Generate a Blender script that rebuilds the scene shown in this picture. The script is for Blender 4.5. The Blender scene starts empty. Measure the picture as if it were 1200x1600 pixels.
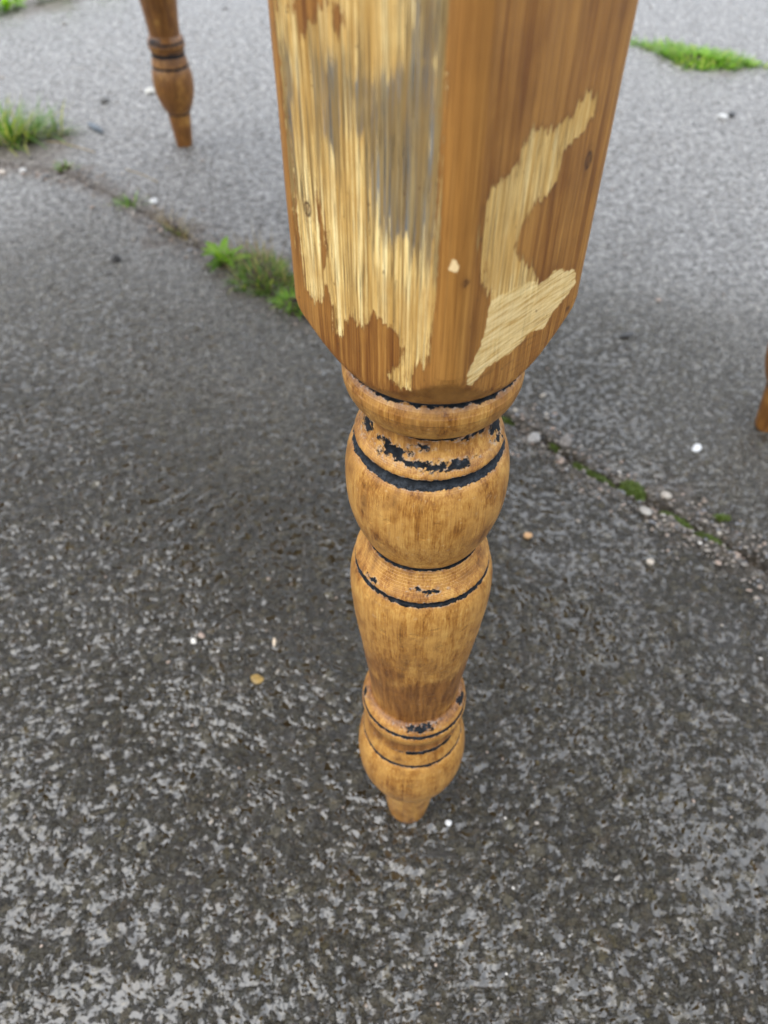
import bpy, math, random
import numpy as np
C = bpy.context.scene
col = C.collection
rad = math.radians
random.seed(7)
rng = np.random.default_rng(11)

# ------------------------------------------------------------------ camera
cam_d = bpy.data.cameras.new('camera')
cam = bpy.data.objects.new('camera', cam_d)
col.objects.link(cam)
cam.location = (0, 0, 0.65)
cam.rotation_euler = (rad(90 - 47.2), 0, 0)
cam_d.sensor_fit = 'VERTICAL'
cam_d.sensor_height = 36
cam_d.lens = 27.05
cam_d.clip_start = 0.02
cam_d.clip_end = 500
cam_d.dof.use_dof = True
cam_d.dof.focus_distance = 0.345
cam_d.dof.aperture_fstop = 9.8
C.camera = cam

# ------------------------------------------------------------------ sky: high bright overcast
SUN_EL, SUN_AZ = 52.0, 205.0        # azimuth the light comes from, degrees counter-clockwise from +x
w = bpy.data.worlds.new('World')
C.world = w
w.use_nodes = True
nt = w.node_tree
nt.nodes.clear()
N_ = nt.nodes.new
sky = N_('ShaderNodeTexSky'); sky.sky_type = 'NISHITA'; sky.sun_disc = False
sky.sun_elevation = rad(SUN_EL); sky.sun_rotation = rad(90 - SUN_AZ)
b1 = N_('ShaderNodeBackground'); b1.inputs[1].default_value = 0.09
nt.links.new(sky.outputs[0], b1.inputs[0])
tc = N_('ShaderNodeTexCoord')
cl = N_('ShaderNodeTexNoise'); cl.inputs['Scale'].default_value = 2.2; cl.inputs['Detail'].default_value = 5
nt.links.new(tc.outputs['Generated'], cl.inputs['Vector'])
cr = N_('ShaderNodeValToRGB')
cr.color_ramp.elements[0].position = .30; cr.color_ramp.elements[0].color = (.62, .69, .80, 1)
cr.color_ramp.elements[1].position = .68; cr.color_ramp.elements[1].color = (.95, .98, 1.04, 1)
nt.links.new(cl.outputs['Fac'], cr.inputs[0])
b2 = N_('ShaderNodeBackground')
nt.links.new(cr.outputs[0], b2.inputs[0])
sx_ = N_('ShaderNodeSeparateXYZ'); nt.links.new(tc.outputs['Generated'], sx_.inputs[0])
mr_ = N_('ShaderNodeMapRange'); nt.links.new(sx_.outputs['Z'], mr_.inputs[0])          # an overcast sky is brightest overhead
mr_.inputs[1].default_value = 0; mr_.inputs[2].default_value = 1; mr_.inputs[3].default_value = .50; mr_.inputs[4].default_value = 1.45
nt.links.new(mr_.outputs[0], b2.inputs[1])
mx = N_('ShaderNodeMixShader'); mx.inputs[0].default_value = 0.85
nt.links.new(b1.outputs[0], mx.inputs[1]); nt.links.new(b2.outputs[0], mx.inputs[2])
wo = N_('ShaderNodeOutputWorld'); nt.links.new(mx.outputs[0], wo.inputs[0])

sd = bpy.data.lights.new('sun', 'SUN'); sd.energy = 0.7; sd.angle = rad(70); sd.color = (1, .965, .91)
so = bpy.data.objects.new('sun', sd); col.objects.link(so)
so.rotation_euler = (rad(90 - SUN_EL), 0, rad(SUN_AZ + 90))
so.location = (0, 0, 3)

C.view_settings.view_transform = 'Standard'
C.view_settings.look = 'None'
C.view_settings.gamma = 1
C.view_settings.use_curve_mapping = False
C.view_settings.exposure = 1.48

# ------------------------------------------------------------------ tags and object helpers
def tag(o, label=None, cat=None, group=None, kind=None):
    if label: o['label'] = label
    if cat: o['category'] = cat
    if group: o['group'] = group
    if kind: o['kind'] = kind
    return o

def empty(name, loc, rz=0):
    o = bpy.data.objects.new(name, None); col.objects.link(o)
    o.location = loc; o.rotation_euler = (0, 0, rz); o.empty_display_size = .05
    return o

def mesh_obj(name, verts, faces, mat=None, parent=None, smooth=True, loc=None):
    me = bpy.data.meshes.new(name)
    me.from_pydata([tuple(v) for v in verts], [], faces)
    me.polygons.foreach_set('use_smooth', [smooth] * len(me.polygons))
    me.update()
    if mat: me.materials.append(mat)
    o = bpy.data.objects.new(name, me); col.objects.link(o)
    if parent: o.parent = parent
    if loc is not None: o.location = loc
    return o

def quads_mesh(name, V, Q, smooth=True):
    """fast mesh from numpy arrays of vertices and quads"""
    me = bpy.data.meshes.new(name)
    me.vertices.add(len(V)); me.vertices.foreach_set('co', V.astype(np.float32).ravel())
    n = len(Q)
    me.loops.add(n * 4); me.loops.foreach_set('vertex_index', Q.astype(np.int32).ravel())
    me.polygons.add(n)
    me.polygons.foreach_set('loop_start', np.arange(0, n * 4, 4, dtype=np.int32))
    me.polygons.foreach_set('use_smooth', np.full(n, smooth))
    me.update(calc_edges=True)
    return me

def fattr(me, name, arr):
    a = me.attributes.new(name, 'FLOAT', 'POINT'); a.data.foreach_set('value', arr.astype(np.float32).ravel())

def cattr(me, name, arr):
    a = me.attributes.new(name, 'FLOAT_COLOR', 'POINT')
    v = np.ones((len(arr), 4), np.float32); v[:, :3] = arr
    a.data.foreach_set('color', v.ravel())

# ------------------------------------------------------------------ numpy noise
def _h(ix, iy, s=0):
    n = (ix.astype(np.int64) * 374761393 + iy.astype(np.int64) * 668265263 + s * 1274126177) & 0xffffffff
    n = ((n ^ (n >> 13)) * 1274126177) & 0xffffffff
    n = ((n ^ (n >> 16)) * 2246822519) & 0xffffffff
    n = n ^ (n >> 15)
    return (n & 0xffffff) / float(0x1000000)

def gnoise(x, y, s=0):
    ix, iy = np.floor(x), np.floor(y); fx, fy = x - ix, y - iy
    u = fx * fx * fx * (fx * (fx * 6 - 15) + 10); v = fy * fy * fy * (fy * (fy * 6 - 15) + 10)
    def g(a, b):
        t = _h(ix + a, iy + b, s) * 2 * math.pi
        return np.cos(t) * (fx - a) + np.sin(t) * (fy - b)
    n0 = g(0, 0) * (1 - u) + g(1, 0) * u
    n1 = g(0, 1) * (1 - u) + g(1, 1) * u
    return (n0 * (1 - v) + n1 * v) * 1.5

def fbm(x, y, o=4, s=0):
    r = 0; a = 1; t = 0
    for i in range(o):
        r = r + a * gnoise(x * 2 ** i + 17.3 * i, y * 2 ** i - 9.1 * i, s + i); t += a; a *= .5
    return r / t * 1.4

def worley(x, y, s=0):
    ix, iy = np.floor(x), np.floor(y)
    d1 = np.full(x.shape, 9.); d2 = np.full(x.shape, 9.); idr = np.zeros(x.shape)
    for a in (-1, 0, 1):
        for b in (-1, 0, 1):
            cx, cy = ix + a, iy + b
            px = cx + _h(cx, cy, s); py = cy + _h(cx, cy, s + 5)
            q = _h(cx, cy, s + 9)
            d = np.hypot(x - px, y - py)
            m = d < d1
            d2 = np.where(m, d1, np.minimum(d2, d))
            idr = np.where(m, q, idr); d1 = np.where(m, d, d1)
    return d1, d2, idr

def sdpoly(px, py, poly):
    """signed distance to a polygon, + inside"""
    P = np.array(poly, float); n = len(P)
    d = np.full(px.shape, 1e9); ins = np.zeros(px.shape, bool)
    for i in range(n):
        ax, ay = P[i]; bx, by = P[(i + 1) % n]
        ex, ey = bx - ax, by - ay
        t = np.clip(((px - ax) * ex + (py - ay) * ey) / (ex * ex + ey * ey + 1e-12), 0, 1)
        d = np.minimum(d, np.hypot(px - ax - t * ex, py - ay - t * ey))
        c = (ay > py) != (by > py)
        with np.errstate(divide='ignore', invalid='ignore'):
            xi = ax + (py - ay) * ex / (ey if ey else 1e-12)
        ins ^= c & (px < xi)
    return np.where(ins, d, -d)

def sstep(a, b, x):
    t = np.clip((x - a) / (b - a), 0, 1); return t * t * (3 - 2 * t)

# ------------------------------------------------------------------ node helper
class NT:
    def __init__(s, name):
        s.m = bpy.data.materials.new(name); s.m.use_nodes = True
        s.t = s.m.node_tree; s.t.nodes.clear()
        s.out = s.t.nodes.new('ShaderNodeOutputMaterial')
        s.p = s.t.nodes.new('ShaderNodeBsdfPrincipled')
        s.t.links.new(s.p.outputs[0], s.out.inputs[0])
        s.tc = s.t.nodes.new('ShaderNodeTexCoord')
    def set(s, sock, v):
        if isinstance(v, bpy.types.NodeSocket): s.t.links.new(v, sock)
        elif isinstance(v, (tuple, list)) and len(v) == 3 and sock.type == 'RGBA': sock.default_value = (*v, 1)
        else: sock.default_value = v
    def P(s, **k):
        for a, v in k.items(): s.set(s.p.inputs[a.replace('_', ' ')], v)
    def math(s, op, a, b=0., c=0., clamp=False):
        n = s.t.nodes.new('ShaderNodeMath'); n.operation = op; n.use_clamp = clamp
        s.set(n.inputs[0], a); s.set(n.inputs[1], b); s.set(n.inputs[2], c); return n.outputs[0]
    def mix(s, f, a, b, mode='MIX'):
        n = s.t.nodes.new('ShaderNodeMix'); n.data_type = 'RGBA'; n.blend_type = mode
        s.set(n.inputs[0], f); s.set(n.inputs[6], a); s.set(n.inputs[7], b); return n.outputs[2]
    def attr(s, name, c=False):
        n = s.t.nodes.new('ShaderNodeAttribute'); n.attribute_name = name
        return n.outputs['Color'] if c else n.outputs['Fac']
    def vec(s, scale, rot=(0, 0, 0), loc=(0, 0, 0), src=None):
        n = s.t.nodes.new('ShaderNodeMapping')
        s.set(n.inputs[0], src or s.tc.outputs['Object'])
        n.inputs['Scale'].default_value = scale; n.inputs['Rotation'].default_value = rot; n.inputs['Location'].default_value = loc
        return n.outputs[0]
    def noise(s, scale, detail=3, rough=.55, vec=None, dist=0.):
        n = s.t.nodes.new('ShaderNodeTexNoise')
        s.set(n.inputs['Vector'], vec or s.tc.outputs['Object'])
        n.inputs['Scale'].default_value = scale; n.inputs['Detail'].default_value = detail
        n.inputs['Roughness'].default_value = rough; n.inputs['Distortion'].default_value = dist
        return n.outputs['Fac']
    def vor(s, scale, vec=None, feat='F1', out='Distance', rnd=1.):
        n = s.t.nodes.new('ShaderNodeTexVoronoi'); n.feature = feat
        s.set(n.inputs['Vector'], vec or s.tc.outputs['Object'])
        n.inputs['Scale'].default_value = scale; n.inputs['Randomness'].default_value = rnd
        return n.outputs[out]
    def ramp(s, f, els, mode='LINEAR'):
        n = s.t.nodes.new('ShaderNodeValToRGB'); n.color_ramp.interpolation = mode
        e = n.color_ramp.elements
        while len(e) < len(els): e.new(.5)
        for i, (p, c) in enumerate(els):
            e[i].position = p
            e[i].color = (*c, 1) if isinstance(c, (tuple, list)) else (c, c, c, 1)
        s.set(n.inputs[0], f); return n.outputs[0]
    def mr(s, v, a, b, c=0., d=1., smooth=False):
        n = s.t.nodes.new('ShaderNodeMapRange'); n.clamp = True
        if smooth: n.interpolation_type = 'SMOOTHSTEP'
        s.set(n.inputs[0], v)
        for i, q in enumerate((a, b, c, d)): s.set(n.inputs[i + 1], q)
        return n.outputs[0]
    def bump(s, h, dist, strength=1., nrm=None):
        n = s.t.nodes.new('ShaderNodeBump'); s.set(n.inputs['Strength'], strength)
        n.inputs['Distance'].default_value = dist
        s.set(n.inputs['Height'], h)
        if nrm: s.set(n.inputs['Normal'], nrm)
        return n.outputs[0]

# ================================================================== MATERIALS
def mat_concrete():
    n = NT('wet_concrete')
    tint = n.attr('tint', True); stone = n.attr('stone'); wet = n.attr('wet'); dirt = n.attr('dirt'); dry = n.attr('dry')
    f1 = n.noise(900, 4, .6); f2 = n.noise(170, 4, .6); f3 = n.noise(7, 3, .5)
    # small pits and grains, filled up to the film of water
    wv = n.t.nodes.new('ShaderNodeVectorMath'); wv.operation = 'ADD'
    nz = n.t.nodes.new('ShaderNodeTexNoise'); nz.inputs['Scale'].default_value = 90; n.t.links.new(n.tc.outputs['Object'], nz.inputs['Vector'])
    sc_ = n.t.nodes.new('ShaderNodeVectorMath'); sc_.operation = 'SCALE'; sc_.inputs['Scale'].default_value = .008
    n.t.links.new(nz.outputs['Color'], sc_.inputs[0]); n.t.links.new(n.tc.outputs['Object'], wv.inputs[0]); n.t.links.new(sc_.outputs[0], wv.inputs[1])
    hn = n.noise(138, 5, .62, wv.outputs[0])
    lv = n.mr(dry, 0, 1, n.mr(f3, .34, .66, .455, .53), .42)
    hh = n.math('SMOOTH_MAX', hn, lv, .045)
    film = n.math('MULTIPLY', n.mr(n.math('SUBTRACT', hn, lv), .05, -.03), n.math('SUBTRACT', 1., n.math('MULTIPLY', dirt, .8)))
    wt = n.math('MAXIMUM', n.math('MULTIPLY', wet, n.mr(dry, 0, 1, 1., .35)), n.math('MULTIPLY', film, .8))
    paste = n.ramp(f2, [(.34, (.022, .016, .008)), (.5, (.056, .044, .027)), (.66, (.125, .105, .075))])
    paste = n.mix(n.mr(f3, .35, .7, 0, .25), paste, (.085, .080, .070))
    grain = n.ramp(n.vor(420, out='Color'), [(.0, (.025, .021, .016)), (.5, (.065, .056, .044)), (.90, (.14, .12, .09)), (.99, (.30, .27, .22))])
    paste = n.mix(.4, paste, grain)
    tn = n.mix(n.mr(f1, .3, .7), tint, n.mix(.6, tint, (.04, .034, .024)))
    colr = n.mix(n.math('MULTIPLY', stone, .50), paste, tn)
    mott = n.noise(75, 4, .65)
    dcol = n.ramp(n.math('ADD', n.math('MULTIPLY', mott, .5), n.math('MULTIPLY', f2, .5)), [(.38, (.035, .030, .024)), (.5, (.21, .20, .188)), (.62, (.48, .465, .44))])
    colr = n.mix(n.math('MULTIPLY', dry, .85), colr, dcol)
    soil = n.ramp(f2, [(.3, (.032, .021, .013)), (.55, (.12, .088, .062)), (.75, (.26, .20, .155))])
    colr = n.mix(n.math('MULTIPLY', dirt, .85), colr, soil)
    colr = n.mix(n.math('MULTIPLY', wt, .7), colr, n.mix(n.math('MULTIPLY', dry, .7), n.mix(1., colr, (.40, .31, .17), 'MULTIPLY'), n.mix(1., colr, (.75, .75, .73), 'MULTIPLY')))
    n.P(Base_Color=n.mix(1., colr, n.mix(dry, (.47, .44, .32), (.80, .80, .79)), 'MULTIPLY'), IOR=n.mr(dry, 0, 1, n.mr(wt, 0, 1, 1.62, 1.85), 1.54))
    n.P(Roughness=n.mr(wt, 0, 1, n.mr(dirt, 0, 1, n.mr(dry, 0, 1, n.mr(f2, .35, .65, .09, .17), .26), .6), n.mr(dry, 0, 1, .07, .22)))
    b1 = n.bump(hh, .0180, n.mr(dry, 0, 1, 1., .40))
    bh = n.math('ADD', n.math('MULTIPLY', f1, .5), n.math('MULTIPLY', n.vor(300), .6))
    bh = n.math('MULTIPLY', bh, n.mr(wt, .0, .9, 1., .15))
    n.P(Normal=n.bump(bh, .0006, .6, b1))
    return n.m

def wood_grain(n, off=(0, 0, 0), squash=1.):
    v1 = n.vec((1, 1, .012 * squash), loc=off)
    return n.noise(1500, 3, .65, v1), n.noise(300, 4, .65, v1), n.noise(60, 3, .6, n.vec((1, 1, .12), loc=off)), n.noise(28, 4, .6)

def mat_block():
    n = NT('stripped_pine_block')
    g1, g2, g3, lf = wood_grain(n)
    # old varnish
    gg = n.math('ADD', n.math('MULTIPLY', g1, .52), n.math('MULTIPLY', g2, .48))
    varn = n.ramp(gg, [(.38, (.13, .045, .007)), (.46, (.235, .098, .018)), (.53, (.345, .165, .034)), (.62, (.50, .270, .068))])
    varn = n.mix(n.mr(lf, .45, .66, 0, .6), varn, (.135, .048, .009))
    varn = n.mix(n.mr(g3, .50, .66, 0, .45), varn, (.48, .26, .070))
    edge = n.attr('edge')
    varn = n.mix(n.math('MULTIPLY', edge, .45), varn, (.42, .215, .050))
    # bare scraped wood, straw coloured, with grey weathering caught in the grain
    bare = n.ramp(gg, [(.385, (.15, .078, .022)), (.445, (.46, .28, .080)), (.51, (.70, .49, .185)), (.60, (.86, .71, .36))])
    bare = n.mix(n.mr(lf, .38, .56, .6, 0), bare, (.40, .215, .05))
    rightside = n.attr('side')
    bare = n.mix(n.math('MULTIPLY', rightside, .36), bare, (.50, .29, .085))
    streak = n.noise(420, 4, .65, n.vec((1, 1, .03), loc=(.3, .1, 0)))
    streak2 = n.noise(1400, 2, .6, n.vec((1, 1, .02), loc=(.7, .1, 0)))
    sc = n.math('SUBTRACT', streak, .5)
    gy = n.math('ADD', n.attr('grey'), 2.3)             # mm, signed
    gm = n.mr(n.math('ADD', n.math('ADD', gy, n.math('MULTIPLY', sc, 24.)), n.math('MULTIPLY', n.math('SUBTRACT', streak2, .5), 22.)), -.9, 1.0, 0, 1, True)
    gm = n.math('MULTIPLY', gm, n.mr(streak2, .44, .57, 1., .18))
    gm = n.math('MULTIPLY', gm, n.mr(n.attr('bare'), .2, 1.6))
    bare = n.mix(n.math('MULTIPLY', gm, .95), bare, n.ramp(g1, [(.40, (.030, .038, .042)), (.50, (.075, .092, .105)), (.62, (.17, .19, .20))]))
    thin = n.mr(n.math('ADD', n.math('MULTIPLY', n.math('MAXIMUM', gy, -14.), .010), streak2), .47, .55, 0, .75)
    bare = n.mix(thin, bare, (.13, .09, .04))
    thin2 = n.mr(n.noise(2300, 2, .6, n.vec((1, 1, .014), loc=(.2, 0, 0))), .51, .57, 0, .7)
    bare = n.mix(thin2, bare, (.24, .14, .042))
    thin3 = n.math('MULTIPLY', n.mr(n.noise(1900, 2, .6, n.vec((1, 1, .025), loc=(.9, 0, 0))), .60, .64, 0, .85), n.mr(lf, .38, .52, .15, 1.))
    bare = n.mix(thin3, bare, (.035, .028, .018))
    fl = n.mr(n.noise(2600, 2, .6, n.vec((1, 1, .010), loc=(.5, 0, 0))), .52, .60, 0, .6)
    varn = n.mix(n.math('MULTIPLY', fl, .75), varn, (.11, .042, .008))
    # cross-cut scraper marks
    sx = n.attr('scrape')
    hat = n.noise(2900, 2, .6, n.vec((.03, .03, 1.), rot=(0, rad(24), 0)))
    hat2 = n.noise(2300, 2, .6, n.vec((.04, .04, 1.), rot=(0, rad(-40), 0)))
    scr = n.ramp(n.math('ADD', n.math('MULTIPLY', hat, .52), n.math('MULTIPLY', hat2, .48)), [(.41, (.40, .245, .075)), (.465, (.68, .48, .175)), (.54, (.88, .72, .38))])
    sj = n.math('MULTIPLY', n.math('SUBTRACT', n.noise(500, 3, .6), .5), 3.)
    sm = n.mr(n.math('ADD', sx, sj), -.25, .3)
    # ragged streaky boundary of the bare patch
    ba = n.attr('bare')
    jag = n.math('ADD', n.math('ADD', n.math('MULTIPLY', sc, 11.), n.math('MULTIPLY', n.math('SUBTRACT', streak2, .5), 7.)), n.math('MULTIPLY', n.math('SUBTRACT', n.noise(300, 5, .7), .5), 4.5))
    jag = n.math('MULTIPLY', jag, n.mr(rightside, 0, 1, 1., .85))
    bm = n.mr(n.math('ADD', ba, jag), -.22, .28)
    flake = n.math('MULTIPLY', n.mr(n.noise(1100, 2, .6, n.vec((1, 1, .22))), .60, .66), n.mr(ba, 6., 0., 0., .8))
    bm = n.math('MULTIPLY', bm, n.math('SUBTRACT', 1., n.math('MULTIPLY', flake, .75)))
    rimv = n.math('MULTIPLY', n.mr(n.math('ADD', ba, jag), -1.3, -.2), n.mr(n.math('ADD', ba, jag), .3, .0))
    varn = n.mix(n.math('MULTIPLY', rimv, .45), varn, (.10, .036, .008))
    c = n.mix(bm, varn, bare)
    c = n.mix(n.math('MULTIPLY', sm, .78), c, n.mix(.3, scr, bare))
    chip = n.mr(n.math('ADD', n.attr('chip'), n.math('MULTIPLY', sj, .45)), -.1, .25)
    c = n.mix(chip, c, (.85, .68, .38))
    kn = n.attr('knot')
    c = n.mix(n.mr(kn, 0., .55, 0, .9), c, n.ramp(n.noise(600, 2), [(.4, (.03, .012, .005)), (.65, (.12, .05, .018))]))
    # saw and scraper scuffs at the shoulder, faint dirt specks
    lathe = n.noise(700, 3, .6, n.vec((.08, .08, 1.), rot=(0, rad(12), 0)))
    c = n.mix(n.math('MULTIPLY', n.mr(lathe, .55, .7, 0, .5), n.attr('shoulder')), c, (.09, .036, .012))
    c = n.mix(n.mr(n.noise(350, 2, .5), .72, .76, 0, .6), c, (.07, .035, .015))
    pat = n.math('MAXIMUM', bm, sm)
    n.P(Base_Color=n.mix(1., c, n.mix(pat, (.87, .79, .71), (1.06, 1.05, 1.04)), 'MULTIPLY'))
    n.P(Roughness=n.mr(pat, 0, 1, n.mr(g1, .3, .7, .34, .50), .75), IOR=n.mr(pat, 0, 1, 1.42, 1.25))
    b = n.math('ADD', n.math('MULTIPLY', g1, .6), n.math('MULTIPLY', pat, -.55))
    b = n.math('ADD', b, n.math('MULTIPLY', sm, n.math('MULTIPLY', hat, .8)))
    n.P(Normal=n.bump(b, .0006, .55))
    return n.m

def mat_turned():
    n = NT('waxed_turned_pine')
    g1, g2, g3, lf = wood_grain(n, (.2, .4, 0), 3.)
    mid = n.noise(120, 4, .65, n.vec((1, 1, .6)))
    blt = n.noise(75, 5, .7, n.vec((1, 1, .8)))
    gg = n.math('ADD', n.math('MULTIPLY', g1, .30), n.math('ADD', n.math('MULTIPLY', g2, .30), n.math('MULTIPLY', blt, .40)))
    c = n.ramp(gg, [(.38, (.125, .045, .007)), (.46, (.29, .125, .022)), (.53, (.44, .222, .048)), (.62, (.60, .36, .10))])
    c = n.mix(n.mr(mid, .44, .60, .0, .55), c, (.58, .325, .085))
    st = n.attr('stain_and_dark')  # brown stain on the vase, plus a darker tone in the grooves
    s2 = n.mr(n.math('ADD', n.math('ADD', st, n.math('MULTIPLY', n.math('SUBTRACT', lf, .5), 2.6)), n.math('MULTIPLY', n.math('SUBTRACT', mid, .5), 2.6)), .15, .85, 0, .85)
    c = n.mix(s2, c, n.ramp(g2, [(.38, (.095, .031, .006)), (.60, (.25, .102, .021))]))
    speck = n.mr(n.noise(1300, 3, .6), .60, .70, 0, .7)
    c = n.mix(n.math('MULTIPLY', speck, n.mr(lf, .4, .6, .1, .8)), c, (.13, .062, .022))
    grain_l = n.mr(n.noise(1000, 2, .6, n.vec((1, 1, .05))), .56, .66, 0, .35)
    c = n.mix(grain_l, c, (.24, .105, .03))
    wx = n.mr(n.noise(330, 4, .65), .62, .74, 0, .3)
    c = n.mix(wx, c, (.68, .52, .30))
    # remains of blue-black paint in the turned grooves with a pale primer rim
    pa = n.attr('paint')                               # mm, signed
    nz = n.math('MULTIPLY', n.math('SUBTRACT', n.noise(300, 3, .55), .5), 3.2)
    nf = n.math('MULTIPLY', n.math('SUBTRACT', n.noise(1500, 2, .6), .5), .35)
    pp = n.math('ADD', pa, n.math('ADD', nz, nf))
    rim = n.math('MULTIPLY', n.mr(pp, -.6, -.2, 0, .40), n.mr(n.noise(500, 3), .48, .60))
    c = n.mix(rim, c, (.42, .40, .36))
    pm = n.mr(pp, -.10, .18)
    pc = n.ramp(n.noise(260, 4, .6), [(.35, (.005, .006, .007)), (.58, (.018, .022, .027)), (.72, (.07, .08, .09))])
    pc = n.mix(n.mr(n.attr('scuff'), 0, 1, 0, .8), pc, n.ramp(n.noise(700, 3), [(.35, (.008, .010, .013)), (.65, (.055, .064, .075))]))
    c = n.mix(pm, c, pc)
    n.P(Base_Color=n.mix(1., c, n.mix(pm, (.87, .82, .79), (.6, .6, .6)), 'MULTIPLY'), IOR=n.mr(pm, 0, 1, 1.45, 1.22))
    n.P(Roughness=n.mr(pm, 0, 1, n.mr(mid, .3, .7, .28, .42), .6))
    lathe = n.noise(900, 2, .5, n.vec((.03, .03, 1.)))
    dent = n.mr(n.noise(140, 2, .4), .66, .74, 0, -1.)
    b = n.math('ADD', n.math('ADD', n.math('MULTIPLY', g1, .35), n.math('MULTIPLY', lathe, .35)), n.math('MULTIPLY', pm, .35))
    b = n.math('ADD', b, dent)
    n.P(Normal=n.bump(b, .0005, .5))
    return n.m

def mat_pine(name='pine_board'):
    n = NT(name)
    v = n.vec((1, .02, 1))
    g = n.noise(260, 3, .6, v); lf = n.noise(9, 3)
    c = n.ramp(g, [(.35, (.16, .066, .02)), (.5, (.30, .145, .048)), (.68, (.44, .25, .09))])
    c = n.mix(n.mr(lf, .4, .7, 0, .5), c, (.20, .085, .026))
    n.P(Base_Color=c, Roughness=.5, Normal=n.bump(g, .0005, .4))
    return n.m

def mat_leaf(name, dark, lightc, yellow=(.30, .30, .06)):
    n = NT(name)
    r = n.attr('rnd')
    c = n.ramp(r, [(0, dark), (.55, lightc), (.86, lightc), (1., yellow)])
    n.P(Base_Color=c, Roughness=.42)
    tr = n.t.nodes.new('ShaderNodeBsdfTranslucent'); n.set(tr.inputs[0], n.mix(1., c, (1.6, 1.7, .9), 'MULTIPLY'))
    ms = n.t.nodes.new('ShaderNodeMixShader'); ms.inputs[0].default_value = .38
    n.t.links.new(n.p.outputs[0], ms.inputs[1]); n.t.links.new(tr.outputs[0], ms.inputs[2])
    n.t.links.new(ms.outputs[0], n.out.inputs[0])
    return n.m

def mat_plain(name, c1, c2, rough=.5, scale=300, bump=.0006):
    n = NT(name)
    f = n.noise(scale, 4, .6)
    n.P(Base_Color=n.ramp(f, [(.35, c1), (.65, c2)]), Roughness=rough, Normal=n.bump(f, bump, .5))
    return n.m

def mat_gravel():
    n = NT('loose_grit')
    f = n.noise(700, 3)
    n.P(Base_Color=n.mix(n.mr(f, .35, .65, 0, .5), n.attr('tint', True), (.06, .05, .04)), Roughness=.38)
    return n.m

M_conc = mat_concrete(); M_block = mat_block(); M_turn = mat_turned(); M_pine = mat_pine()

# ================================================================== GROUND
J = np.array([(-2.6, 3.15), (-1.044, 1.63), (-.68, 1.515), (-.594, 1.480), (-.469, 1.372), (-.380, 1.285), (-.288, 1.190), (-.145, 1.020),
              (.158, .770), (.201, .723), (.248, .671), (.301, .626), (.336, .590), (.370, .558), (.413, .516), (.485, .443), (2.2, -1.27)])
def joint_dist(x, y):
    d = np.full(x.shape, 1e9); sg = np.zeros(x.shape)
    for i in range(len(J) - 1):
        a, b = J[i], J[i + 1]; e = b - a; L = np.hypot(*e)
        t = np.clip(((x - a[0]) * e[0] + (y - a[1]) * e[1]) / L ** 2, 0, 1)
        q = np.hypot(x - a[0] - t * e[0], y - a[1] - t * e[1])
        s = np.sign((x - a[0]) * -e[1] + (y - a[1]) * e[0])
        m = q < d; sg = np.where(m, s, sg); d = np.where(m, q, d)
    return d, sg          # + : far slab

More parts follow.
